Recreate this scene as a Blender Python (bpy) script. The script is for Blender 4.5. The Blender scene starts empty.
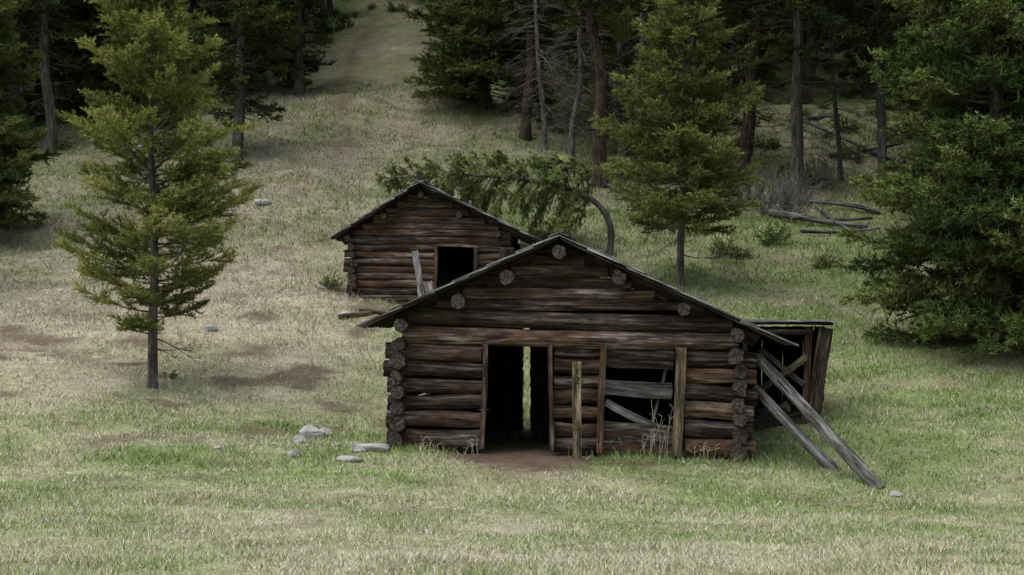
import bpy, math, numpy as np
from mathutils import Vector, Matrix
F=2000.0; ZC=2.2; PITCH=math.atan((320-287.5)/F)
cp,sp=math.cos(PITCH),math.sin(PITCH)
def W(px,py,Y):
    a=(px-512)/F; b=(287.5-py)/F
    d=np.array([a, cp-b*sp, sp+b*cp]); d=d*(Y/d[1])
    return np.array([d[0],d[1],d[2]+ZC])
scene=bpy.context.scene
# ------------------------------------------------------------------ noise
def _h(ix,iy,s):
    v=np.sin(ix*127.1+iy*311.7+s*74.7)*43758.5453
    return v-np.floor(v)
def vn(x,y,s=0):
    ix=np.floor(x); iy=np.floor(y); fx=x-ix; fy=y-iy
    fx=fx*fx*(3-2*fx); fy=fy*fy*(3-2*fy)
    return (_h(ix,iy,s)*(1-fx)+_h(ix+1,iy,s)*fx)*(1-fy)+(_h(ix,iy+1,s)*(1-fx)+_h(ix+1,iy+1,s)*fx)*fy
def fbm(x,y,s=0,o=4):
    r=0;a=.5;t=0
    for i in range(o):
        r=r+a*vn(x*2**i+i*7.3,y*2**i-i*3.1,s+i); t+=a; a*=.5
    return r/t
# ------------------------------------------------------------------ terrain
pts=[]
def tp(px,py,Y): pts.append(W(px,py,Y))
def tw(x,y,z): pts.append(np.array([x,y,z],float))
for p in [(-400,575,15),(0,575,15),(512,575,15),(1024,575,15),(1424,575,15),
  (878,492,30.8),(1024,482,31),(1400,480,32),(815,418,37),(755,458,32.7),(390,449,33.2),(575,453,33),
  (0,450,33),(200,450,33),(-300,440,33),(153,387,39),(0,380,39),(-300,380,39),
  (350,299,48),(0,300,48),(200,300,48),(-400,300,48),(680,285,52),(512,287,51),(900,335,46),(1024,345,44),(1300,340,44),
  (850,222,62),(700,215,62),(550,205,62),(300,200,62),(100,200,62),(-200,200,62),(1100,230,62),(1400,220,62),
  (700,150,76),(900,150,76),(350,100,80),(150,110,80),(-100,120,80),(1200,140,80),(550,110,80),
  (370,30,100),(100,40,100),(600,40,100),(900,50,100),(1300,40,100),(-300,40,100)]: tp(*p)
for x in (-60,-20,20,60):
    tw(x,128,27.5); tw(x*2.5,190,44); tw(x,250,56); tw(x,-20,.5); tw(x,5,.45)
tw(-1.6,37.6,.16); tw(1,37.8,.14); tw(3.9,37,.12); tw(-2,42,1.2)
for x in (-120,120):
    tw(x,30,3); tw(x,60,8); tw(x,100,18)
P=np.array(pts); NP=len(P)
TS=40.0
def phi(r2): 
    r2=np.maximum(r2,1e-9); return .5*r2*np.log(r2)
TA=P[:,:2]/TS
K=phi(((TA[:,None]-TA[None])**2).sum(-1))+np.eye(NP)*2e-5
M=np.zeros((NP+3,NP+3)); M[:NP,:NP]=K; M[:NP,NP]=1; M[:NP,NP+1:]=TA; M[NP,:NP]=1; M[NP+1:,:NP]=TA.T
SOL=np.linalg.solve(M,np.concatenate([P[:,2],[0,0,0]]))
def base_h(x,y):
    x=np.asarray(x,float).ravel(); y=np.asarray(y,float).ravel(); out=np.empty(len(x))
    for i in range(0,len(x),50000):
        q=np.stack([x[i:i+50000],y[i:i+50000]],1)/TS
        r2=((q[:,None]-TA[None])**2).sum(-1)
        out[i:i+50000]=phi(r2)@SOL[:NP]+SOL[NP]+q@SOL[NP+1:]
    return out
def height(x,y):
    x=np.asarray(x,float).ravel(); y=np.asarray(y,float).ravel()
    z=base_h(x,y)
    amp=np.clip((y-36)/30,0,1)
    z+=(fbm(x*.45,y*.45,3)-.5)*(.16+.75*amp)+(vn(x*2.2,y*2.2,9)-.5)*.06
    return z
def hit(px,py):
    Y=np.arange(8,140,.15); a=(px-512)/F; b=(287.5-py)/F
    dy=cp-b*sp; X=a/dy*Y; Z=ZC+(sp+b*cp)/dy*Y
    H=height(X,Y); k=np.nonzero(H>Z)[0]
    i=k[0] if len(k) else len(Y)-1
    return float(X[i]),float(Y[i]),float(H[i])
def gauss(x,y,cx,cy,rx,ry): return np.exp(-((x-cx)/rx)**2-((y-cy)/ry)**2)
def dryness(x,y):
    d=.30+.24*(fbm(x*.16,y*.16,21)-.5)*2+.65*(fbm(x*.7,y*.7,31,5)-.5)*2
    d+=.60*gauss(x,y,-10,44,7,9)+.42*gauss(x,y,-8,60,6,12)+.3*gauss(x,y,-6,88,6,14)
    d-=.25*gauss(x,y,9,44,9,10)+.22*gauss(x,y,8,58,12,9)+.14*gauss(x,y,0,33,12,5)
    d+=.28*gauss(x,y,0,18,12,6)
    return np.clip(d,0,1)
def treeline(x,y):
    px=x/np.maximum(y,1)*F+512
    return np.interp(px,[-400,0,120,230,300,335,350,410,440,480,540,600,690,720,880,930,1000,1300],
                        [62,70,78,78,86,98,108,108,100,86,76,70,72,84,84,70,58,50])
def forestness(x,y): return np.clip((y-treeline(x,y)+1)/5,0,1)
DOOR=(hit(520,455))
def dirtness(x,y):
    dx,dy,_=DOOR
    q=2.0*gauss(x,y,dx,dy-.5,.85,2.2)*(.6+.8*fbm(x*2,y*2,88))+1.0*gauss(x,y,-10.4,41.3,2.4,1.2)*(fbm(x*1.3,y*1.3,5)>.42)
    q+=.8*gauss(x,y,1,32.3,3.7,.55)*(fbm(x*1.5,y*1.5,15)>.47)
    dryl=.4+.6*np.clip(gauss(x,y,-9,46,9,14)*1.6,0,1)
    q+=.8*dryl*np.clip((fbm(x*.9,y*.9,77,4)-.60)*8,0,1)
    tx=-6.9+.7*np.sin(y*.12)+.5*fbm(y*.3,y*0,91); q+=.8*np.exp(-((x-tx)/.33)**2)*np.clip((y-64)/10,0,1)*(y<104)*np.clip(fbm(x*1.2,y*.6,92)*2.4-.4,0,1)
    q+=.4*forestness(x,y)*(fbm(x*.4,y*.4,61)>.55)
    return np.clip(q,0,1)
def gcol(x,y):
    n1=fbm(x*.5,y*.5,41)[:,None]; n2=fbm(x*3,y*3,51,3)[:,None]
    n1=np.clip((n1-.5)*1.6+.5,0,1)
    d=dryness(x,y)[:,None]; q=dirtness(x,y)[:,None]; f=forestness(x,y)[:,None]
    g=np.array([.165,.210,.082])*(1-n1)+np.array([.255,.300,.130])*n1
    s=np.array([.49,.44,.32])*(.6+.65*n2)
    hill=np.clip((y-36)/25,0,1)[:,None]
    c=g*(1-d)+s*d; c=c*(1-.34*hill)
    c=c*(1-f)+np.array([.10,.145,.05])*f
    c=c*(1-q)+np.array([.135,.098,.072])*q
    return c
# ------------------------------------------------------------------ node helpers
def mat(name):
    m=bpy.data.materials.new(name); m.use_nodes=True; nt=m.node_tree; nt.nodes.clear()
    o=nt.nodes.new('ShaderNodeOutputMaterial'); return m,nt,o
def N(nt,t,**k):
    x=nt.nodes.new(t)
    for a,b in k.items(): setattr(x,a,b)
    return x
def L(nt,a,b): nt.links.new(a,b)
def attr(nt,n): return N(nt,'ShaderNodeAttribute',attribute_name=n)
def noise(nt,vec,scale,detail=5,rough=.6,sc=None):
    if sc is not None:
        mp=N(nt,'ShaderNodeMapping'); mp.inputs['Scale'].default_value=sc; L(nt,vec,mp.inputs['Vector']); vec=mp.outputs[0]
    x=N(nt,'ShaderNodeTexNoise'); x.inputs['Scale'].default_value=scale; x.inputs['Detail'].default_value=detail; x.inputs['Roughness'].default_value=rough
    L(nt,vec,x.inputs['Vector']); return x.outputs['Fac']
def ramp(nt,fac,stops):
    r=N(nt,'ShaderNodeValToRGB'); e=r.color_ramp.elements
    while len(e)<len(stops): e.new(.5)
    for i,(p,c) in enumerate(stops):
        e[i].position=p; e[i].color=(c[0],c[1],c[2],1) if hasattr(c,'__len__') else (c,c,c,1)
    L(nt,fac,r.inputs[0]); return r.outputs[0]
def mix(nt,fac,a,b,mode='MIX'):
    x=N(nt,'ShaderNodeMix',data_type='RGBA',blend_type=mode)
    for s,v in ((x.inputs[0],fac),(x.inputs[6],a),(x.inputs[7],b)):
        if isinstance(v,(int,float)): s.default_value=v
        elif isinstance(v,tuple): s.default_value=(*v,1)
        else: L(nt,v,s)
    return x.outputs[2]
def finish(nt,o,col,rough=.85,bump=None,bs=.3,bd=.02,spec=.25):
    b=N(nt,'ShaderNodeBsdfPrincipled'); L(nt,col,b.inputs['Base Color']); b.inputs['Roughness'].default_value=rough
    b.inputs['Specular IOR Level'].default_value=spec
    if bump is not None:
        k=N(nt,'ShaderNodeBump'); k.inputs['Strength'].default_value=bs; k.inputs['Distance'].default_value=bd
        L(nt,bump,k.inputs['Height']); L(nt,k.outputs[0],b.inputs['Normal'])
    L(nt,b.outputs[0],o.inputs[0])
def leafmat(name):
    m,nt,o=mat(name); a=attr(nt,'col').outputs['Color']
    d=N(nt,'ShaderNodeBsdfDiffuse'); L(nt,a,d.inputs[0]); L(nt,d.outputs[0],o.inputs[0]); return m
M_needle=leafmat('needles'); M_grass=leafmat('grass_blades')
m,nt,o=mat('meadow_ground'); M_ground=m
g=N(nt,'ShaderNodeNewGeometry').outputs['Position']; a=attr(nt,'col').outputs['Color']
n1=noise(nt,g,9,8,.75); n2=noise(nt,g,40,6,.8); n3=noise(nt,g,1.6,6,.7)
c=mix(nt,1.0,a,ramp(nt,n1,[(.25,.42),(.5,.95),(.75,1.4)]),'MULTIPLY')
c=mix(nt,1.0,c,ramp(nt,n2,[(.25,.5),(.5,1.0),(.75,1.4)]),'MULTIPLY')
c=mix(nt,1.0,c,ramp(nt,n3,[(.3,.70),(.7,1.2)]),'MULTIPLY')
finish(nt,o,c,.95,n1,.7,.08,.1)
def bark(name,c0,c1,c2):
    m,nt,o=mat(name); g=N(nt,'ShaderNodeTexCoord').outputs['Object']
    n1=noise(nt,g,1,7,.7,(9,9,2.2)); n2=noise(nt,g,2.2,4,.6)
    c=ramp(nt,n1,[(.3,c0),(.5,c1),(.7,c2)]); c=mix(nt,1.0,c,ramp(nt,n2,[(.3,.6),(.7,1.3)]),'MULTIPLY')
    finish(nt,o,c,.95,n1,.8,.05,.1); return m
M_bark=bark('fir_bark',(.035,.03,.026),(.10,.09,.08),(.21,.20,.185))
M_barkred=bark('pine_bark',(.020,.015,.012),(.065,.048,.038),(.13,.10,.08))
M_barkdead=bark('dead_bark',(.05,.045,.04),(.13,.12,.11),(.26,.25,.235))
def wood(name,dark,mid,light,rusty=None):
    m,nt,o=mat(name); v=attr(nt,'lc').outputs['Vector']; t=attr(nt,'tint').outputs['Fac']
    n1=noise(nt,v,1,6,.68,(1.3,18,18)); n2=noise(nt,v,1,4,.7,(5,90,90)); n3=noise(nt,v,1,4,.6,(.7,5,5)); n4=noise(nt,v,1,5,.65,(1.1,38,38))
    n5=noise(nt,v,1,4,.6,(2.4,8,8))
    c=ramp(nt,n1,[(.37,dark),(.50,mid),(.66,light)])
    if rusty: c=mix(nt,ramp(nt,n3,[(.46,0.0),(.60,.85)]),c,rusty)
    c=mix(nt,1.0,c,ramp(nt,n5,[(.33,.45),(.65,1.4)]),'MULTIPLY')
    c=mix(nt,1.0,c,ramp(nt,n2,[(.3,.45),(.7,1.5)]),'MULTIPLY')
    c=mix(nt,ramp(nt,n4,[(.36,1.0),(.42,0.0)]),c,(.006,.005,.004))
    tt=N(nt,'ShaderNodeCombineColor'); [L(nt,t,tt.inputs[i]) for i in range(3)]
    c=mix(nt,1.0,c,tt.outputs[0],'MULTIPLY')
    h=mix(nt,.5,n1,n4)
    finish(nt,o,c,.82,h,1.0,.045,.2); return m
M_log=wood('weathered_log',(.014,.010,.008),(.066,.050,.039),(.27,.235,.20),(.072,.040,.025))
M_log2=wood('weathered_log_brown',(.022,.015,.011),(.105,.072,.049),(.28,.215,.155),(.105,.055,.031))
M_grey=wood('silver_board',(.06,.056,.052),(.18,.173,.166),(.36,.355,.345))
M_tan=wood('tan_board',(.06,.045,.028),(.19,.15,.09),(.34,.275,.18))
M_shake=wood('roof_shake',(.05,.048,.047),(.16,.16,.16),(.42,.425,.43))
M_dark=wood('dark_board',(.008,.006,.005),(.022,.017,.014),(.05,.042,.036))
m,nt,o=mat('log_end_grain'); M_end=m
v=attr(nt,'lc').outputs['Vector']; wv=N(nt,'ShaderNodeTexWave',wave_type='RINGS',rings_direction='X'); wv.inputs['Scale'].default_value=14; wv.inputs['Distortion'].default_value=3
L(nt,v,wv.inputs['Vector']); nn=noise(nt,v,22,5,.7)
c=ramp(nt,nn,[(.35,(.012,.010,.009)),(.5,(.070,.059,.050)),(.72,(.19,.17,.15))]); c=mix(nt,1.0,c,ramp(nt,wv.outputs['Fac'],[(0,.6),(1,1.15)]),'MULTIPLY')
finish(nt,o,c,.9,nn,.8,.03)
m,nt,o=mat('lichen_rock'); M_rock=m
g=N(nt,'ShaderNodeTexCoord').outputs['Object']; n1=noise(nt,g,5,7,.7); n2=noise(nt,g,22,5,.7)
c=ramp(nt,n1,[(.3,(.25,.25,.24)),(.5,(.50,.50,.485)),(.7,(.68,.68,.66))]); c=mix(nt,1.0,c,ramp(nt,n2,[(.3,.6),(.7,1.15)]),'MULTIPLY')
finish(nt,o,c,.9,n2,.7,.03)
m,nt,o=mat('black_paint'); M_paint=m
g=N(nt,'ShaderNodeTexCoord').outputs['Object']; finish(nt,o,ramp(nt,noise(nt,g,30),[(.3,.01),(.7,.03)]),.6)
# ------------------------------------------------------------------ fast mesh
def tri_mesh(name,V,T,mi,col,mats,smooth=False):
    me=bpy.data.meshes.new(name); me.vertices.add(len(V)); me.vertices.foreach_set('co',V.astype(np.float32).ravel())
    me.loops.add(T.size); me.polygons.add(len(T)); k=T.shape[1]
    me.loops.foreach_set('vertex_index',T.astype(np.int32).ravel())
    me.polygons.foreach_set('loop_start',np.arange(0,T.size,k,dtype=np.int32))
    me.polygons.foreach_set('material_index',np.asarray(mi,dtype=np.int32))
    me.polygons.foreach_set('use_smooth',np.full(len(T),smooth))
    me.update(calc_edges=True)
    if col is not None:
        c=np.ones((len(V),4),np.float32); c[:,:3]=col
        me.attributes.new('col','FLOAT_COLOR','POINT').data.foreach_set('color',c.ravel())
    for q in mats: me.materials.append(q)
    return me
def add(name,me,loc=(0,0,0),rz=0,sc=1,parent=None):
    ob=bpy.data.objects.new(name,me); scene.collection.objects.link(ob); ob.location=loc; ob.rotation_euler=(0,0,rz)
    ob.scale=(sc,)*3 if not hasattr(sc,'__len__') else sc
    if parent: ob.parent=parent
    return ob
def warp(a,b,n,c,k):
    t=np.linspace(-1,1,n); s=np.sign(t)*(np.abs(t)*k+(1-k)*np.abs(t)**3.2)
    return np.where(s<0,c+s*(c-a),c+s*(b-c))
gx=warp(-220,220,420,0,.12); gy=warp(-40,330,560,42,.2)
GX,GY=np.meshgrid(gx,gy); zx=height(GX,GY)
V=np.stack([GX.ravel(),GY.ravel(),zx],1); nx,ny=len(gx),len(gy)
i=np.arange(nx*ny).reshape(ny,nx); Q=np.stack([i[:-1,:-1],i[:-1,1:],i[1:,1:],i[1:,:-1]],-1).reshape(-1,4)
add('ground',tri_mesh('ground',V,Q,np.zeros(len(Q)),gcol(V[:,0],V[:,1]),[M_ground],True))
# ------------------------------------------------------------------ cabin frame
YL,YR=33.25,32.75
OL=W(390,452,YL); OR=W(755,452,YR); CO=OL.copy(); CO[2]=0.0
yaw=math.atan2(OR[1]-OL[1],OR[0]-OL[0]); PXM=60.8
cU=np.array([math.cos(yaw),math.sin(yaw)]); cV=np.array([-math.sin(yaw),math.cos(yaw)])
CO[2]=W(575,452,33)[2]
def c_local(x,y):
    dx=x-CO[0]; dy=y-CO[1]; return dx*cU[0]+dy*cU[1], dx*cV[0]+dy*cV[1]
C2O=W(345,300,48.3); yaw2=math.radians(-4)
# ------------------------------------------------------------------ grass
rng=np.random.default_rng(5)
ys=np.linspace(11.5,84,600); den=1500*(20/np.maximum(ys,17))**1.75; wid=.62*ys+5
pdf=den*wid; cdf=np.cumsum(pdf); tot=int(cdf[-1]*(ys[1]-ys[0])); cdf/=cdf[-1]
y=np.interp(rng.random(tot),cdf,ys); x=(rng.random(tot)-.5)*(.62*y+5)
keep=(fbm(x*2.3,y*2.3,15,3)+.35*rng.random(tot)>.50)&(rng.random(tot)>dirtness(x,y)*1.15)
u,v=c_local(x,y); keep&=~((u>.05)&(u<5.9)&(v>-.05)&(v<4.5))
keep&=rng.random(tot)>forestness(x,y)*.6
x=x[keep]; y=y[keep]; nb=len(x); z=height(x,y)
d=dryness(x,y); straw=rng.random(nb)<(.12+.78*d)
lf=np.clip(y/30,.8,1.9); hgt=(.035+.085*rng.random(nb)**1.5)*lf*(.5+1.1*vn(x*1.3,y*1.3,8))
u,v=c_local(x,y); nearw=(v>-.7)&(v<.1)&(u>-.4)&(u<6.4)&~((u>1.5)&(u<2.8)); hgt=np.where(nearw,hgt*1.9,hgt)
tall=rng.random(nb)<.04; hgt=np.where(tall&straw,hgt*2.2,hgt)
w=(.0028+.00019*y)*(.7+.6*rng.random(nb)); w=np.where(tall,w*.6,w)
az=rng.random(nb)*6.283; lean=(.25+1.1*rng.random(nb))*np.where(straw,1.6,1); 
tipd=np.stack([np.cos(az)*lean,np.sin(az)*lean,np.ones(nb)],1); tipd/=np.linalg.norm(tipd,axis=1)[:,None]
a2=rng.random(nb)*3.14; wv=np.stack([np.cos(a2),np.sin(a2)*.5,np.zeros(nb)],1)*w[:,None]
B=np.stack([x,y,z-.01],1); V=np.empty((nb,3,3)); V[:,0]=B-wv; V[:,1]=B+wv; V[:,2]=B+tipd*hgt[:,None]
gc=gcol(x,y); r=rng.random((nb,1))
cg=gc*np.array([.9,1.06,.82])*(.70+.85*r); cs=np.array([.66,.61,.48])*(.5+.7*r)
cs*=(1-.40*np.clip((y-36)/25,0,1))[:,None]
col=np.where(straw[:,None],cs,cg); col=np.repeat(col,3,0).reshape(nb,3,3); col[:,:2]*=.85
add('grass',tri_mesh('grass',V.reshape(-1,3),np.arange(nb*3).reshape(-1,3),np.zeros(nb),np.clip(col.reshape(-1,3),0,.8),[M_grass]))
print('blades',nb)
# ------------------------------------------------------------------ conifers
def nrm(v): return v/np.maximum(np.linalg.norm(v,axis=-1,keepdims=True),1e-9)
def tubes(S0,S1,R0,R1,k):
    d=nrm(S1-S0); ref=np.where(np.abs(d[:,2:3])>.8,np.array([[1.,0,0]]),np.array([[0,0,1.]]))
    a=nrm(np.cross(d,ref)); b=np.cross(d,a); n=len(S0); V=np.empty((n,2,k,3))
    for j in range(k):
        t=2*math.pi*j/k; o=a*math.cos(t)+b*math.sin(t)
        V[:,0,j]=S0+o*R0[:,None]; V[:,1,j]=S1+o*R1[:,None]
    base=(np.arange(n)*2*k)[:,None]; T=[]
    for j in range(k):
        j2=(j+1)%k
        T.append(np.concatenate([base+j,base+j2,base+k+j2],1)); T.append(np.concatenate([base+j,base+k+j2,base+k+j],1))
    return V.reshape(-1,3),np.concatenate(T)
def needles(S,D,Ln,C,dens,nl,nw,rng,spread=.75):
    cnt=np.maximum(2,(Ln*dens).astype(int)); idx=np.repeat(np.arange(len(S)),cnt); m=len(idx)
    s=rng.random(m); p=S[idx]+D[idx]*(Ln[idx]*s)[:,None]
    r=rng.normal(size=(m,3)); d=nrm(D[idx]*.8+nrm(r)*spread); d[:,2]+=.08
    l=nl*(.6+.7*rng.random(m)); wv=nrm(np.cross(d,rng.normal(size=(m,3))))*(nw*.5*(.7+.6*rng.random(m)))[:,None]
    V=np.empty((m,3,3)); V[:,0]=p-wv; V[:,1]=p+wv; V[:,2]=p+d*l[:,None]
    c=C[idx]*(.7+.6*rng.random((m,1))); return V.reshape(-1,3),np.repeat(c,3,0)
def conifer(name,H,R,z0,nb,seed,nd=(.07,.013,80),tr=.11,slope=(-.15,.7),up=.18,c0=(.045,.07,.02),c1=(.12,.15,.04),
            shape=.8,dead=0,bend=None,barkm=None,twig=1.0,gap=.12,wob=.06,low=.55,bare=False,ramp_=2.2,ztw=0):
    rng=np.random.default_rng(seed); c0=np.array(c0); c1=np.array(c1)
    zz=np.linspace(0,H,26); ph=rng.random(4)*6
    ax=np.stack([wob*np.sin(zz*.5+ph[0])+wob*.4*np.sin(zz*1.7+ph[1]),wob*np.sin(zz*.45+ph[2]),zz],1); ax[:,:2]-=ax[0,:2]
    def axis(h): return np.array([np.interp(h,zz,ax[:,0]),np.interp(h,zz,ax[:,1]),h])
    tr_=tr*((1-zz/H)**.85)+.006; tr_[0]*=1.35
    S=[];S1=[];R0=[];R1=[]; tw=[]; 
    def br(h,Lb,a,b,isdead):
        azv=rng.random()*6.283
        o=np.array([math.cos(azv),math.sin(azv),0]); sd=np.array([-o[1],o[0],0]); bend_s=rng.normal()*.12
        p0=axis(h); ns=5; f=lambda s: p0+o*(Lb*s)+sd*(Lb*bend_s*s*s)+np.array([0,0,Lb*(a*s+b*s*s)])
        rb=.008+.008*Lb
        for k in range(ns):
            S.append(f(k/ns)); S1.append(f((k+1)/ns)); R0.append(rb*(1-k/ns)+.003); R1.append(rb*(1-(k+1)/ns)+.003)
        bt=.5+.85*rng.random()
        nt_=int((3+Lb*10)*twig*(.35 if isdead else 1))
        for j in range(nt_):
            s=rng.uniform(.12,1)**.8
            if rng.random()<gap: continue
            lt=(.12+.40*Lb*(1-s)**.8+.05)*rng.uniform(.6,1.25); sg=1 if j%2 else -1
            dv=o*rng.uniform(.45,1.0)+sd*sg*rng.uniform(.35,.95)+np.array([0,0,rng.uniform(-.25,.4)+ztw+ (a+2*b*s)*.5])
            dv=dv/np.linalg.norm(dv)
            tw.append((f(s),dv,lt,bt*(.65+.5*s),isdead))
        tw.append((f(.85),nrm(f(1)-f(.9)),.12+.12*Lb,bt*1.2,isdead))
    for i in range(nb):
        t=((i+rng.random())/nb)**.95; h=z0+(H-z0)*t
        pr=(1-t)**shape*min(1,low+t*ramp_)+.03
        Lb=R*pr*rng.choice([rng.uniform(.45,.8),rng.uniform(.8,1.15)])
        br(h,Lb,slope[0]+(slope[1]-slope[0])*t+rng.normal()*.12,up*(1-t*.4)+rng.normal()*.05,bare)
    for i in range(dead):
        h=rng.uniform(.08*H,z0+.12*H); br(h,R*rng.uniform(.2,.6),rng.uniform(-.5,.0),rng.uniform(-.25,.3),True)
    P0=np.array([t[0] for t in tw]); D=np.array([t[1] for t in tw]); Ln=np.array([t[2] for t in tw]); bt=np.array([t[3] for t in tw]); dd=np.array([t[4] for t in tw],bool)
    k=3; big=np.nonzero(Ln>.22)[0]; ii=np.repeat(big,k); s=rng.uniform(.3,.95,len(ii))
    P2=P0[ii]+D[ii]*(Ln[ii]*s)[:,None]; r=rng.normal(size=(len(ii),3)); r[:,2]*=.45; D2=nrm(D[ii]+nrm(r)*.9); L2=Ln[ii]*rng.uniform(.25,.5,len(ii))
    PA=np.concatenate([P0,P2]); DA=np.concatenate([D,D2]); LA=np.concatenate([Ln,L2]); BA=np.concatenate([bt,bt[ii]*1.1]); DD=np.concatenate([dd,dd[ii]])
    for_t=(LA>.24)|DD
    S=np.array(S);S1=np.array(S1);R0=np.array(R0);R1=np.array(R1)
    a0,t0=tubes(np.concatenate([ax[:-1]]),ax[1:],tr_[:-1],tr_[1:],9)
    a1,t1=tubes(S,S1,R0,R1,3)
    a2,t2=tubes(PA[for_t],PA[for_t]+DA[for_t]*LA[for_t][:,None],np.full(for_t.sum(),.0055),np.full(for_t.sum(),.0025),3)
    V=[a0,a1,a2]; T=[t0,t1+len(a0),t2+len(a0)+len(a1)]; nbk=sum(len(t) for t in T); nv=sum(len(v) for v in V)
    col=[np.full((nv,3),.1)]; lv=~DD
    if lv.any():
        g=np.clip(BA[lv]-.5,0,1)[:,None]; C=c0*(1-g)+c1*g
        a3,cc=needles(PA[lv],DA[lv],LA[lv],C,nd[2],nd[0],nd[1],rng)
        V.append(a3); T.append(np.arange(len(a3)).reshape(-1,3)+nv); col.append(cc)
    V=np.concatenate(V); T=np.concatenate(T); mi=np.ones(len(T)); mi[:nbk]=0
    if bend is not None:
        zs=np.linspace(0,H*1.1,80); th=np.radians(np.interp(zs,bend[0],bend[1])); dz=zs[1]-zs[0]
        cx=np.concatenate([[0],np.cumsum(-np.sin(th[:-1])*dz)]); cz=np.concatenate([[0],np.cumsum(np.cos(th[:-1])*dz)])
        zc=np.clip(V[:,2],0,zs[-1]); t=np.interp(zc,zs,th); X=np.interp(zc,zs,cx)+V[:,0]*np.cos(t); Z=np.interp(zc,zs,cz)+V[:,0]*np.sin(t)
        rr=np.hypot(V[:,0],V[:,1]); Z=Z-np.where(zc>bend[0][2],.28*rr*rr,0)
        V=np.stack([X,V[:,1],Z],1)
    print(name,len(T))
    return tri_mesh(name,V,T,mi,np.concatenate(col),[barkm or M_bark,M_needle])
def plant(name,me,px,py,rz=0,sc=1,dz=-.08,parent=None):
    x,y,z=hit(px,py); return add(name,me,(x,y,z+dz),rz,sc,parent)
YG0,YG1=(.10,.125,.035),(.37,.39,.12)
plant('fir_tree',conifer('fir_tree',8.6,2.35,1.1,175,11,(.08,.018,105),.10,(-.05,.65),.22,YG0,YG1,.55,6,wob=.05,gap=.08,low=.48,ramp_=1.8,twig=1.15,ztw=.1),153,388)
plant('fir_tree',conifer('fir_tree_b',8.9,2.5,1.5,220,23,(.08,.020,95),.10,(-.10,.6),.18,(.08,.105,.03),(.28,.32,.10),.72,4,wob=.06,low=.75,twig=1.1),681,286)
plant('leaning_fir_tree',conifer('leaning_fir_tree',7.8,1.75,1.7,125,31,(.09,.021,95),.10,(.35,.9),.0,(.075,.10,.033),(.24,.28,.10),.75,0,
      bend=([0,.7,1.3,2.0,3.2,8],[-14,5,35,66,82,96]),wob=.04,low=.9,twig=1.1,gap=.15),608,256)
DK0,DK1=(.024,.037,.014),(.095,.122,.038)
big=[conifer('tall_fir_a',16,3.1,2.0,190,41,(.16,.048,28),.22,(-.3,.55),.18,DK0,DK1,.7,24,wob=.12,twig=.8),
     conifer('tall_fir_b',18,2.8,4.5,170,42,(.16,.048,28),.22,(-.35,.5),.15,DK0,(.085,.11,.036),.65,50,wob=.15,twig=.8),
     conifer('tall_fir_c',14,2.7,1.0,190,43,(.16,.048,28),.18,(-.25,.6),.2,DK0,(.115,.145,.046),.75,14,wob=.1,twig=.8),
     conifer('tall_pine_d',19,3.3,5.5,150,44,(.19,.05,32),.25,(-.3,.6),.2,(.038,.05,.018),(.17,.185,.06),.5,90,wob=.25,twig=.8,barkm=M_barkred)]
dead=conifer('dead_tree',12,2.6,1.2,110,51,tr=.13,slope=(-.3,.3),up=-.3,bare=True,barkm=M_barkdead,wob=.2,twig=2)
rt=conifer('spreading_fir',13,3.4,.5,300,61,(.115,.032,56),.22,(-.35,.5),.2,(.040,.060,.020),(.165,.205,.065),.55,8,wob=.08,low=.75)
plant('fir_tree',rt,1003,352,.4,1.02)
plant('fir_tree',rt,1110,350,2.4,1.2)
plant('fir_tree',rt,985,240,1.4,.95)
plant('pine_tree',big[3],600,186,.3,.95)
plant('pine_tree',big[3],742,180,2.0,1.0)
plant('pine_tree',big[1],795,190,4.0,1.0)
plant('fir_tree',big[1],884,190,1.0,.8)
plant('fir_tree',big[0],237,160,1.0,.95)
plant('fir_tree',big[2],300,95,2.0,1.1)
plant('fir_tree',big[1],50,150,3.0,.95)
plant('fir_tree',rt,-35,232,3.3,.8)
plant('fir_tree',rt,95,120,5.3,.9)
plant('fir_tree',big[2],-90,300,3.3,.8)
plant('pine_tree',big[3],525,140,1.1,.8)
plant('fir_tree',rt,485,105,2.1,1.0)
plant('dead_tree',dead,572,165,.5,.85)
plant('dead_tree',dead,545,150,4.5,.8)
plant('dead_tree',dead,640,178,2.5,.85)
plant('dead_tree',dead,700,170,3.5,.75)
plant('dead_tree',dead,840,180,4.5,.75)
forest=bpy.data.objects.new('distant_forest',None); scene.collection.objects.link(forest)
rg=np.random.default_rng(9); placed=[]
yy=rg.uniform(52,132,9000); xx=rg.uniform(-.40,.40,9000)*yy*1.05; TL=treeline(xx,yy)
for x,y,tl in zip(xx,yy,TL):
    if y<tl+1.5 or y>tl+28: continue
    md=2.5 if y<tl+14 else 3.0
    if any((x-a)**2+(y-b)**2<md*md for a,b in placed): continue
    placed.append((x,y))
P_=np.array(placed); hz=height(P_[:,0],P_[:,1])
for (x,y),z in zip(placed,hz):
    r=rg.random(); mi=0 if r<.36 else 1 if r<.55 else 2 if r<.86 else 3
    me=dead if rg.random()<.09 else big[mi]
    s=rg.uniform(.65,1.05)
    add('forest_tree',me,(x,y,z-.1),rg.uniform(0,6.28),(s,s,s*rg.uniform(.9,1.1)),forest)
print('forest',len(placed))
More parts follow.
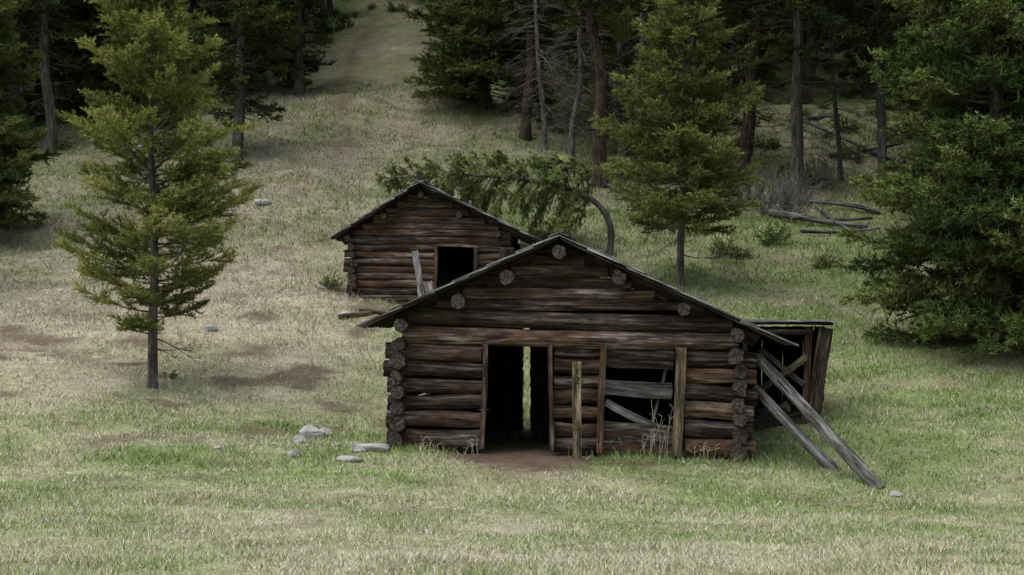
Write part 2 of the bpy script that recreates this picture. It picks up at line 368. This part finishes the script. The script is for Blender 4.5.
def shrub(name,R,H,seed,c0,c1,stems=40,nl=.06,nw=.03,dens=60):
    rng=np.random.default_rng(seed); a=rng.random(stems)*6.283; e=rng.uniform(.2,1.4,stems)
    D=nrm(np.stack([np.cos(a)*np.cos(e)*R/H,np.sin(a)*np.cos(e)*R/H,np.sin(e)],1)); Ln=H*rng.uniform(.5,1,stems)*np.where(e>.7,1,.8)
    S=np.stack([np.cos(a),np.sin(a),np.zeros(stems)],1)*(.15*R*rng.random(stems))[:,None]
    s=rng.uniform(.3,1,stems*5); ii=np.repeat(np.arange(stems),5); P2=S[ii]+D[ii]*(Ln[ii]*s)[:,None]; D2=nrm(D[ii]+nrm(rng.normal(size=(len(ii),3)))*.9); L2=Ln[ii]*.35
    PA=np.concatenate([S,P2]);DA=np.concatenate([D,D2]);LA=np.concatenate([Ln,L2])
    v0,t0=tubes(PA,PA+DA*LA[:,None],np.full(len(PA),.006),np.full(len(PA),.003),3)
    V=[v0];T=[t0];col=[np.full((len(v0),3),.1)]
    if dens:
        g=rng.random((len(P2),1)); v1,c1_=needles(P2,D2,L2,np.array(c0)*(1-g)+np.array(c1)*g,dens,nl,nw,rng,1.1)
        V.append(v1);T.append(np.arange(len(v1)).reshape(-1,3)+len(v0));col.append(c1_)
    V=np.concatenate(V);T=np.concatenate(T);mi=np.ones(len(T));mi[:len(t0)]=0
    return tri_mesh(name,V,T,mi,np.concatenate(col),[M_barkdead,M_needle])
sh=[shrub('green_shrub',.6,.6,71,(.10,.15,.04),(.27,.34,.11)),shrub('low_shrub',.9,.45,72,(.12,.15,.055),(.28,.32,.12),60)]
bare_s=shrub('bare_shrub',.7,.9,73,(0,0,0),(0,0,0),50,dens=0)
for i,(px,py,s) in enumerate([(775,246,1.3),(828,268,1.1),(722,255,1.0),(740,258,.8),(700,235,1.1),(168,378,.45),(890,275,1.0),(705,180,1.0),(330,290,.8),(540,240,1.0),(560,232,1.2),(650,225,1.2),(915,300,1.1),(655,180,1.1)]):
    plant('green_shrub',sh[i%2],px,py,i*1.3,s,-.03)
for i,(px,py) in enumerate([(765,215),(790,218),(800,205),(745,205),(820,190)]): plant('bare_shrub',bare_s,px,py,i,1.6,-.03)
under=bpy.data.objects.new('undergrowth',None); scene.collection.objects.link(under)
yy=rg.uniform(58,106,560); xx=rg.uniform(-.33,.33,560)*yy; TL=treeline(xx,yy); HH=height(xx,yy)
for x,y,tl,hh in zip(xx,yy,TL,HH):
    px=x/y*F+512
    if y<(tl-3 if not 690<px<920 else 68): continue
    add('forest_shrub',sh[int(rg.integers(2))],(x,y,hh-.03),rg.uniform(0,6),rg.uniform(.5,1.4),under)
# ------------------------------------------------------------------ member builder
class MB:
    def __init__(s,seed=0): s.V=[];s.Fc=[];s.lc=[];s.t=[];s.mi=[];s.sm=[];s.n=0;s.mats=[];s.r=np.random.default_rng(seed)
    def m(s,M):
        if M not in s.mats: s.mats.append(M)
        return s.mats.index(M)
    def sweep(s,p0,p1,prof0,prof1,M,cap,tint,up=(0,0,1),seg=8,wob=.01,rad=.05,smooth=True,bow=0,jag=0.0):
        r=s.r; p0=np.array(p0,float);p1=np.array(p1,float); d=p1-p0; Lg=np.linalg.norm(d); d/=Lg; up=np.array(up,float)
        a=np.cross(up,d)
        if np.linalg.norm(a)<.05: a=np.cross(np.array([0,1.,0]),d)
        a/=np.linalg.norm(a); b=np.cross(d,a); k=len(prof0); off=r.uniform(0,60)
        pr=1+r.normal(size=k)*rad; rings=[]; base=s.n; ph=r.random(4)*6.28
        for q in range(seg+1):
            f=q/seg; c=p0+d*Lg*f+a*wob*math.sin(f*5+ph[0])+b*(wob*math.sin(f*4+ph[1])+bow*math.sin(f*math.pi))
            rr=1+rad*.7*math.sin(f*9+ph[2]); R=[]
            for j in range(k):
                pa=prof0[j][0]*(1-f)+prof1[j][0]*f; pb=prof0[j][1]*(1-f)+prof1[j][1]*f
                g=pr[j]*rr*(1+r.normal()*rad*.4); e=(r.uniform(-jag,jag) if q in(0,seg) else 0)
                vtx=c+a*pa*g+b*pb*g+d*e; s.V.append(vtx); s.lc.append((f*Lg+off,pa,pb)); s.t.append(tint); R.append(vtx)
            rings.append(R)
        for q in range(seg):
            for j in range(k):
                j2=(j+1)%k; s.Fc.append((base+q*k+j,base+q*k+j2,base+(q+1)*k+j2,base+(q+1)*k+j)); s.mi.append(s.m(M)); s.sm.append(smooth)
        s.n=base+(seg+1)*k
        for q,rev in((0,True),(seg,False)):
            c0=s.n; cen=np.mean(rings[q],0); pf=prof0 if q==0 else prof1
            for j in range(k): s.V.append(rings[q][j]); s.lc.append((off,pf[j][0],pf[j][1])); s.t.append(tint)
            s.V.append(cen); s.lc.append((off,0,0)); s.t.append(tint)
            for j in range(k):
                j2=(j+1)%k; f=(c0+j,c0+j2,c0+k) if not rev else (c0+j2,c0+j,c0+k); s.Fc.append(f); s.mi.append(s.m(cap)); s.sm.append(False)
            s.n+=k+1
    def log(s,p0,p1,r0,r1=None,M=None,tint=None,cap=None,seg=12,rad=.055,wob=.016,k=14,bow=0,flat=1.0):
        r1=r0 if r1 is None else r1; M=M or M_log; tint=s.r.uniform(.65,1.35) if tint is None else tint
        c=[(math.cos(2*math.pi*j/k),math.sin(2*math.pi*j/k)) for j in range(k)]
        s.sweep(p0,p1,[(x*r0*flat,y*r0) for x,y in c],[(x*r1*flat,y*r1) for x,y in c],M,cap or M_end,tint,seg=seg,wob=wob,rad=rad,bow=bow,jag=.015)
    def board(s,p0,p1,w,t,up,M=None,tint=None,seg=5,wob=.008,rad=.025,w1=None,bow=0,jag=.012):
        M=M or M_grey; tint=s.r.uniform(.7,1.3) if tint is None else tint; w1=w if w1 is None else w1
        f=lambda w:[(-w/2,-t/2),(0,-t/2),(w/2,-t/2),(w/2,t/2),(0,t/2),(-w/2,t/2)]
        s.sweep(p0,p1,f(w),f(w1),M,M,tint,up=up,seg=seg,wob=wob,rad=rad,smooth=False,bow=bow,jag=jag)
    def obj(s,name,parent=None,loc=(0,0,0)):
        me=bpy.data.meshes.new(name); me.from_pydata([tuple(v) for v in s.V],[],s.Fc)
        me.polygons.foreach_set('material_index',s.mi); me.polygons.foreach_set('use_smooth',s.sm)
        me.attributes.new('lc','FLOAT_VECTOR','POINT').data.foreach_set('vector',np.array(s.lc,np.float32).ravel())
        me.attributes.new('tint','FLOAT','POINT').data.foreach_set('value',np.array(s.t,np.float32))
        for q in s.mats: me.materials.append(q)
        me.update(); return add(name,me,loc,0,1,parent)
def empty(name,loc,rz):
    e=bpy.data.objects.new(name,None); scene.collection.objects.link(e); e.location=loc; e.rotation_euler=(0,0,rz); return e
UX=lambda px:(px-390)/PXM
WZ=lambda py:(452-py)/PXM
# ------------------------------------------------------------------ main cabin
cab=empty('log_cabin',CO,yaw); D=4.4
RID=(UX(563),WZ(241)); EL=(UX(368),WZ(329)); ER=(UX(786),WZ(347))
def ulim(w):
    l=EL[0]+(w-EL[1])*(RID[0]-EL[0])/(RID[1]-EL[1]); r=RID[0]+(w-RID[1])*(ER[0]-RID[0])/(ER[1]-RID[1]); return l,r
b=MB(1)
ytops_l=[343,361,378,394,410,428,449]; ytops_r=[350,367,384,401,419,438,458]
tl=[1.5,.7,1.1,.65,1.55,.85]; tr_=[.75,1.35,.75,1.5,.75,1.25]
for i in range(6):
    c=WZ((ytops_l[i]+ytops_l[i+1])/2); r=(ytops_l[i+1]-ytops_l[i])/2/PXM*.97
    b.log((UX(389)-b.r.uniform(0,.10),0,c+b.r.normal()*.008),(UX(484),0,c-.015+b.r.normal()*.01),r,r*.95,tint=tl[i])
    c=WZ((ytops_r[i]+ytops_r[i+1])/2); r=(ytops_r[i+1]-ytops_r[i])/2/PXM*.97
    b.log((UX(687),0,c+.03),(UX(752)+b.r.uniform(0,.12),0,c-.03+b.r.normal()*.01),r,r*.95,tint=tr_[i]*.9,M=M_log2 if i in(1,3,5) else M_log)
ym=[345,358,374,388,405,420,436,452]
for i in range(7):
    c=WZ((ym[i]+ym[i+1])/2); h=(ym[i+1]-ym[i])/PXM/2
    b.log((UX(556),0.03,c+b.r.normal()*.01),(UX(603),0.03,c-.01+b.r.normal()*.01),h*.98,h*.94,M=M_log2 if i%3==1 else M_log,tint=b.r.uniform(.5,1.4),flat=.7)
b.log((UX(404),-.02,WZ(334)),(UX(740),-.02,WZ(342)),.150,.14,tint=1.9,seg=18)
b.log((UX(410),0,WZ(316)),(UX(734),0,WZ(325)),.142,.13,tint=.85,seg=18)
b.obj('front_wall_logs',cab)
b=MB(2)
gy_=[(309,298,.9),(299,286,1.6),(287,275,.65),(276,264,1.45),(265,253,.75),(254,243,.7)]
for y0,y1,t in gy_:
    w0,w1=WZ(y0),WZ(y1); l,r_=ulim(w1+.02)
    b.log((l-.02,.0,(w0+w1)/2),(r_+.02,.0,(w0+w1)/2-.03),(w1-w0)/2*1.04,(w1-w0)/2,tint=t,flat=.6,seg=14,k=10,wob=.01)
for (Aq,Bp) in((EL,RID),(ER,RID)):
    sgx=1 if Aq is EL else -1
    b.board((Aq[0]+sgx*.45,.06,Aq[1]+.21-.10),(Bp[0],.06,Bp[1]-.10),.22,.05,(0,1,0),M_log,.7,seg=8)
b.obj('gable_logs',cab)
b=MB(3)
for sgn,uc,z0,z1 in((0,UX(401),WZ(447),WZ(333)),(1,UX(740),WZ(456),WZ(345))):
    nr=7; h=(z1-z0)/nr
    for i in range(nr):
        c=z0+(i+.35)*h+b.r.normal()*.012; b.log((uc+b.r.normal()*.02,-.22-b.r.uniform(0,.16),c),(uc,D+.25,c),h*.48*b.r.uniform(.85,1.08),h*.5,tint=b.r.uniform(.6,1.0),seg=8,rad=.09)
b.obj('side_wall_logs',cab)
b=MB(4)
SL0,SL1=1.87,2.02
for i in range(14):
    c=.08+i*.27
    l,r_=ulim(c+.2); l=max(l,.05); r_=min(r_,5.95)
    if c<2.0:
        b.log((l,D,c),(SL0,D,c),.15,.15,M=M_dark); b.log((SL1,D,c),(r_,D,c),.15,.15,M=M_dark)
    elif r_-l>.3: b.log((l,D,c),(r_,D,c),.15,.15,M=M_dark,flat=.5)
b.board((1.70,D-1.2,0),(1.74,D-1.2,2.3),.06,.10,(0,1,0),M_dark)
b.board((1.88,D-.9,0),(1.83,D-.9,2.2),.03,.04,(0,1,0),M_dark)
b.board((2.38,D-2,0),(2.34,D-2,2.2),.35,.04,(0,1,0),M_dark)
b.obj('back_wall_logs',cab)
b=MB(5)
for px,py,r in[(405,324,.12),(461,299,.12),(511,276,.115),(563,251,.11),(623,277,.12),(685,307,.11),(739,333,.125)]:
    b.log((UX(px),-.42-b.r.uniform(0,.08),WZ(py)-.02),(UX(px),D+.35,WZ(py)-.02),r,r*.9,tint=.8,rad=.08)
b.obj('roof_purlins',cab)
b=MB(6)
def roof(b,EL,RID,ER,v0,v1,lift,bw=.2,mtop=M_shake,munder=M_dark):
    for (Aq,Bp) in((EL,RID),(ER,RID)):
        d=np.array([Bp[0]-Aq[0],0,Bp[1]-Aq[1]]); L_=np.linalg.norm(d); d/=L_; nn=np.array([-d[2],0,d[0]]); 
        if nn[2]<0: nn=-nn
        v=v0
        while v<v1:
            w=bw*b.r.uniform(.8,1.2); j=b.r.uniform(-.05,.06)
            p0=np.array([Aq[0],v+w/2,Aq[1]])-d*j+nn*lift; p1=np.array([Bp[0],v+w/2,Bp[1]])+nn*lift
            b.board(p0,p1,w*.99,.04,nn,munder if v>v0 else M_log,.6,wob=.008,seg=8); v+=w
        v=v0-.05
        while v<v1+.03:
            w=bw*.75*b.r.uniform(.7,1.2); segs=6
            for q in range(segs):
                f0=q/segs-.03; f1=(q+1)/segs+.035+b.r.uniform(0,.02); j=b.r.uniform(-.05,.04)
                q0=np.array([Aq[0],v+w/2+b.r.normal()*.02,Aq[1]])+d*(L_*f0+j)+nn*(lift+.036)
                q1=np.array([Aq[0],v+w/2,Aq[1]])+d*(L_*min(f1,1.012))+nn*(lift+.028)
                b.board(q0+nn*(.024+b.r.uniform(0,.014)),q1+nn*.001,w*.97,.026,nn,mtop,b.r.uniform(.6,1.4)*(1.3 if v<v0 else 1),seg=2,wob=.005)
            v+=w
roof(b,EL,RID,ER,-.5,D+.4,.045)
b.board((RID[0]-.07,-.52,RID[1]+.11),(RID[0]-.07,D+.4,RID[1]+.11),.24,.025,(-.4,0,1),M_shake)
b.board((RID[0]+.09,-.54,RID[1]+.10),(RID[0]+.09,D+.4,RID[1]+.10),.22,.025,(.4,0,1),M_shake)
b.obj('shake_roof',cab)
b=MB(7)
Y_=(0,1,0)
b.board((UX(484),-.12,WZ(449)),(UX(488),-.12,WZ(343)),.085,.14,Y_,M_log,1.1)
b.board((UX(554),-.12,WZ(450)),(UX(553),-.12,WZ(343)),.07,.14,Y_,M_log,.9)
b.board((UX(488),-.14,WZ(342)),(UX(523),-.14,WZ(339)),.06,.08,(0,1,0),M_log2,.9)
b.obj('door_frame',cab)
b=MB(8)
b.board((UX(602),-.14,WZ(452)),(UX(606),-.16,WZ(343)),.11,.12,Y_,M_log2,1.1)
b.board((UX(679),-.18,WZ(454)),(UX(683),-.18,WZ(347)),.17,.08,Y_,M_tan,.7)
b.board((UX(609),.04,WZ(356)),(UX(676),.04,WZ(359)),.36,.035,Y_,M_log,.8,w1=.33)
b.board((UX(606),.0,WZ(387)),(UX(674),-.03,WZ(391)),.24,.04,Y_,M_grey,.6,w1=.27)
b.board((UX(608),-.05,WZ(402)),(UX(660),-.02,WZ(429)),.12,.035,Y_,M_grey,.8)
b.board((UX(606),-.02,WZ(432)),(UX(676),-.02,WZ(436)),.36,.06,Y_,M_log,1.2,w1=.33)
b.board((UX(605),-.05,WZ(447)),(UX(677),-.05,WZ(449)),.1,.08,Y_,M_log2,1.0)
b.board((UX(652),.12,WZ(432)),(UX(668),.12,WZ(366)),.05,.03,Y_,M_grey,.7)
b.obj('window_frame',cab)
def prop(px0,py0,Y0,px1,py1,r0,r1,seed):
    p0=W(px0,py0,Y0); x,y,z=hit(px1,py1); b=MB(seed); b.log(p0,(x,y,z-.05),r0,r1,M=M_grey,tint=.85,seg=12,wob=.02,rad=.05)
    return b.obj('support_pole')
prop(757,356,32.9,880,490,.085,.105,91); prop(754,388,32.9,838,471,.078,.092,92)
# ------------------------------------------------------------------ shed
sy=36.6; s0=W(752,440,sy); s0[2]=.0; shed=empty('lean_to_shed',s0,math.radians(-4))
SX=lambda px:(px-752)/54.6
SZ=lambda py:(W(752,py,sy)[2])
b=MB(12)
b.board((SX(745),1.0,SZ(323)),(SX(832),1.0,SZ(324)),2.4,.05,(0,0,1),M_dark,1.2,seg=4)
for i in range(9):
    vv=-.2+i*.28; b.board((SX(745),vv,SZ(320.5)),(SX(830)+b.r.uniform(-.05,.08),vv,SZ(321.5)),.29,.03,(0,0,1),M_shake,wob=.012)
b.obj('shed_roof',shed)
b=MB(13)
b.board((SX(802),0,-.1),(SX(809),0,SZ(327)),.12,.12,Y_,M_log2,.9)
for i in range(9):
    v=.05+i*.24
    b.board((SX(812),v,-.2),(SX(824),v,SZ(327)),.05,.235,(0,1,0),M_log,b.r.uniform(.7,1.2))
b.board((SX(813),-.06,SZ(413)),(SX(825),-.06,SZ(328)),.26,.05,Y_,M_log,.8)
for i in range(9):
    u=-.2+i*.2; b.board((u,2.2,-.3),(u,2.2,SZ(327)),.2,.03,Y_,M_dark)
for i in range(10):
    b.board((SX(750),.05+i*.24,-.3),(SX(750),.05+i*.24,SZ(327)),.03,.24,Y_,M_dark)
b.board((SX(760),-.08,SZ(349)),(SX(803),-.08,SZ(384)),.10,.06,Y_,M_grey,.5)
b.board((SX(762),-.15,SZ(389)),(SX(806),-.15,SZ(356)),.12,.05,Y_,M_tan,.7)
b.board((SX(756),-.05,SZ(331)),(SX(808),-.05,SZ(332)),.1,.08,(0,1,0),M_log,1)
b.log((SX(762),-.5,SZ(412)),(SX(785),-.7,SZ(404)),.09,.09,M=M_grey,tint=.6,seg=3)
b.board((SX(757),-.02,SZ(425)),(SX(803),-.02,SZ(418)),.25,.05,(0,1,0),M_dark,2.)
b.obj('shed_frame',shed)
# ------------------------------------------------------------------ second cabin
c2=empty('log_cabin',(C2O[0],C2O[1],C2O[2]),yaw2); k2=42.; D2=4.6
c2.rotation_euler=(0,math.radians(1.2),yaw2)
U2=lambda px:(px-345)/(k2*math.cos(yaw2)); Z2=lambda py:(300-py)/k2
EL2=(U2(335),Z2(239)); RI2=(U2(421),Z2(183)); ER2=(U2(547),Z2(242))
def ulim2(w):
    return EL2[0]+(w-EL2[1])*(RI2[0]-EL2[0])/(RI2[1]-EL2[1]), RI2[0]+(w-RI2[1])*(ER2[0]-RI2[0])/(ER2[1]-RI2[1])
b=MB(21); c=-.5; du0,du1=U2(437),U2(478)
while c<Z2(188):
    r=b.r.uniform(.085,.105)
    l,rr=ulim2(c+.10); g=c>Z2(240); l=max(l,-.0) ; rr=min(rr,U2(512))
    l+=b.r.uniform(-.08,.08) if not g else -.05; M=M_log2 if b.r.random()<.65 else M_log; t=b.r.uniform(.85,1.6)
    if c<Z2(245) and c>Z2(292):
        b.log((l,0,c),(du0,0,c),r,r,M=M,tint=t); b.log((du1,0,c),(rr+.08,0,c),r,r,M=M,tint=t*.8)
    elif rr-l>.2: b.log((l,0,c),(rr+(.08 if not g else 0),0,c),r,r*.97,M=M,tint=t*(.75 if g else 1),flat=.7 if g else 1)
    c+=2*r*.93
for (Aq,Bp) in((EL2,RI2),(ER2,RI2)):
    sgx=1 if Aq is EL2 else -1
    b.board((Aq[0]+sgx*.3,.05,Aq[1]+.19-.09),(Bp[0],.05,Bp[1]-.09),.2,.05,(0,1,0),M_log,.7,seg=8)
b.obj('front_wall_logs',c2)
b=MB(22)
for uc in(.18,U2(505)):
    for i in range(12):
        c=-.4+i*.185
        if c<Z2(244): b.log((uc+b.r.normal()*.02,-.18-b.r.uniform(0,.12),c),(uc,D2+.2,c),.085*b.r.uniform(.85,1.1),.09,M=M_log,tint=.8,rad=.08)
c=-.3
while c<Z2(192):
    l,rr=ulim2(c+.14); l=max(l,0);rr=min(rr,U2(512))
    if rr-l>.1: b.log((l,D2,c),(rr,D2,c),.113,M=M_dark)
    c+=.2
b.obj('side_wall_logs',c2)
b=MB(23)
for px,py in[(348,235),(385,212),(421,190),(460,209),(500,228),(526,240)]: b.log((U2(px),-.35,Z2(py)-.06),(U2(px),D2+.3,Z2(py)-.06),.075,M=M_log,tint=.8)
roof(b,EL2,RI2,ER2,-.45,D2+.35,.03,bw=.22)
b.board((RI2[0],-.5,RI2[1]+.08),(RI2[0],D2+.4,RI2[1]+.08),.25,.025,(0,0,1),M_shake)
b.obj('shake_roof',c2)
b=MB(24)
b.board((du0-.01,-.10,Z2(296)),(du0+.0,-.10,Z2(243)),.08,.1,Y_,M_log2,1.2); b.board((du1+.02,-.10,Z2(296)),(du1-.03,-.10,Z2(243)),.09,.1,Y_,M_log,1.)
b.board((du0-.05,-.12,Z2(243)),(du1+.05,-.12,Z2(243)),.06,.07,(0,1,0),M_log2,1.2)
b.obj('door_frame',c2)
b=MB(25)
for (p0,p1,w,M,t) in [(W(423,306,46.9),W(415,251,47.6),.15,M_grey,.9),(W(432,300,46.8),W(428,282,47.1),.2,M_grey,.8)]: b.board(p0,p1,w,.03,(0,1,0),M,t)
b.obj('leaning_board')
# ------------------------------------------------------------------ sign post
x,y,z=hit(577,459); 
b=MB(31); tz=W(577,362,y)[2]; b.board((0,0,-.1),(0,0,tz-z),.14,.07,Y_,M_tan,1.1,rad=.01,wob=.003); sg=b.obj('number_post',None,(x,y,z))
dg=MB(32); zt=tz-z-.10
for (u0,w0,u1,w1) in[(.0,.0,.0,-.10), (-.022,-.15,.022,-.15),(.022,-.15,.022,-.185),(.022,-.185,-.022,-.22),(-.022,-.22,-.022,-.245),(-.026,-.245,.026,-.245)]:
    dg.board(np.array((u0*1.3,-.041,zt+w0)),np.array((u1*1.3,-.041,zt+w1)),.018,.008,(0,1,0),M_paint,1,seg=1,wob=0,jag=0)
dg.obj('numerals',sg)
# ------------------------------------------------------------------ rocks & debris
import bmesh
def rock(px,py,sx,sy,sz,seed,name='rock'):
    bm=bmesh.new(); bmesh.ops.create_icosphere(bm,subdivisions=3,radius=1); r=np.random.default_rng(seed); pl=nrm(r.normal(size=(9,3))); pd=r.uniform(.55,.9,9)
    for v in bm.verts:
        c=np.array(v.co)
        for n_,d_ in zip(pl,pd):
            e=c@n_-d_
            if e>0: c=c-n_*e
        c=c+r.normal(size=3)*.02; v.co=c
    me=bpy.data.meshes.new(name); bm.to_mesh(me); bm.free(); me.materials.append(M_rock)
    x,y,z=hit(px,py); return add(name,me,(x,y,z+sz*.35),r.uniform(-.3,.3),(sx,sy,sz))
for i,a in enumerate([(311,438,.27,.2,.17),(299,443,.14,.12,.10),(325,435,.14,.12,.10),(294,457,.11,.1,.10),(350,461,.22,.15,.07),(360,453,.12,.1,.06),(276,446,.08,.1,.05),(338,447,.08,.08,.05),(218,450,.1,.1,.06),
    (262,205,.3,.2,.18),(210,332,.18,.12,.10),(137,147,.3,.2,.16),(895,497,.12,.1,.06),(345,318,.2,.1,.09)]):
    rock(*a,seed=100+i)
x,y,z=hit(371,452); b=MB(41); b.log((x-.3,y+.05,z+.06),(x+.3,y-.05,z+.05),.075,.06,M=M_grey,tint=1.9,seg=4,rad=.12); b.obj('fallen_log')
b=MB(42)
def dl(px0,py0,px1,py1,r,lift=.25,t=.5):
    a=np.array(hit(px0,py0)); c=np.array(hit(px1,py1)); a[2]+=lift*.4;c[2]+=lift; b.log(a,c,r,r*.6,M=M_grey,tint=t,seg=8,wob=.05)
for q in[(705,205,770,212,.09),(770,218,868,234,.11),(790,224,872,226,.07),(800,236,880,238,.06),(720,212,760,204,.06),(810,205,850,240,.05),(840,120,700,135,.1),(905,165,800,128,.1),(620,195,560,170,.06),(880,215,800,209,.08),(730,200,700,220,.05),(690,160,760,150,.09),(830,160,900,150,.09)]: dl(*q)
b.obj('deadfall_logs')
b=MB(43)
for q in[(360,312,410,318),(340,320,372,316)]:
    a=np.array(hit(q[0],q[1]));c=np.array(hit(q[2],q[3]));a[2]+=.06;c[2]+=.06;b.log(a,c,.06,.05,M=M_tan,tint=.7)
b.obj('fallen_log')
def weed(px,py,n,H,seed):
    r=np.random.default_rng(seed);x,y,z=hit(px,py);S0=[];S1=[]
    for i in range(n):
        p=np.array([r.normal()*.12,r.normal()*.06,0]);d=nrm(np.array([r.normal()*.16,r.normal()*.1,1]))
        h=H*r.uniform(.5,1)
        for k in range(4):
            S0.append(p);p=p+d*h/4;S1.append(p);d=nrm(d+np.array([r.normal()*.12,r.normal()*.1,-.05]))
            if k>1:
                S0.append(p);S1.append(p+nrm(np.array([r.normal(),r.normal()*.4,.6]))*.08)
    S0=np.array(S0);S1=np.array(S1);v,t=tubes(S0,S1,np.full(len(S0),.004),np.full(len(S0),.0025),3)
    add('dry_weed',tri_mesh('dry_weed',v,t,np.zeros(len(t)),np.full((len(v),3),(.45,.41,.32)),[M_grass]),(x,y,z))
weed(662,459,7,1.0,1); weed(650,459,6,.5,2); weed(628,456,6,.35,3); weed(470,455,6,.3,4); weed(168,395,8,.5,5); weed(700,462,8,.35,6); weed(430,455,7,.3,7)
# ------------------------------------------------------------------ light, camera
AZ,ELV=250,66
w=bpy.data.worlds.new('World'); scene.world=w; w.use_nodes=True; nt=w.node_tree; bg=nt.nodes['Background']
sk=nt.nodes.new('ShaderNodeTexSky'); sk.sky_type='NISHITA'; sk.sun_disc=False; sk.sun_elevation=math.radians(ELV); sk.sun_rotation=math.radians(AZ); sk.dust_density=3; sk.air_density=1
hs=nt.nodes.new('ShaderNodeHueSaturation'); hs.inputs['Saturation'].default_value=.5
nt.links.new(sk.outputs[0],hs.inputs['Color']); nt.links.new(hs.outputs[0],bg.inputs[0]); bg.inputs[1].default_value=.15
sd=bpy.data.lights.new('sun','SUN'); sd.energy=3.1; sd.angle=math.radians(75); sd.color=(1,.975,.94); so=bpy.data.objects.new('sun',sd); scene.collection.objects.link(so)
az=math.radians(AZ); el=math.radians(ELV); dv=Vector((math.sin(az)*math.cos(el),math.cos(az)*math.cos(el),math.sin(el)))
so.rotation_euler=dv.to_track_quat('Z','Y').to_euler(); so.location=dv*50
cd=bpy.data.cameras.new('camera'); co=bpy.data.objects.new('camera',cd); scene.collection.objects.link(co); scene.camera=co
co.location=(0,0,ZC); co.rotation_euler=(math.pi/2+PITCH,0,0); cd.sensor_width=36; cd.lens=F/1024*36; cd.clip_end=2000; cd.clip_start=.1
scene.view_settings.view_transform='Standard'; scene.view_settings.look='None'; scene.view_settings.exposure=0
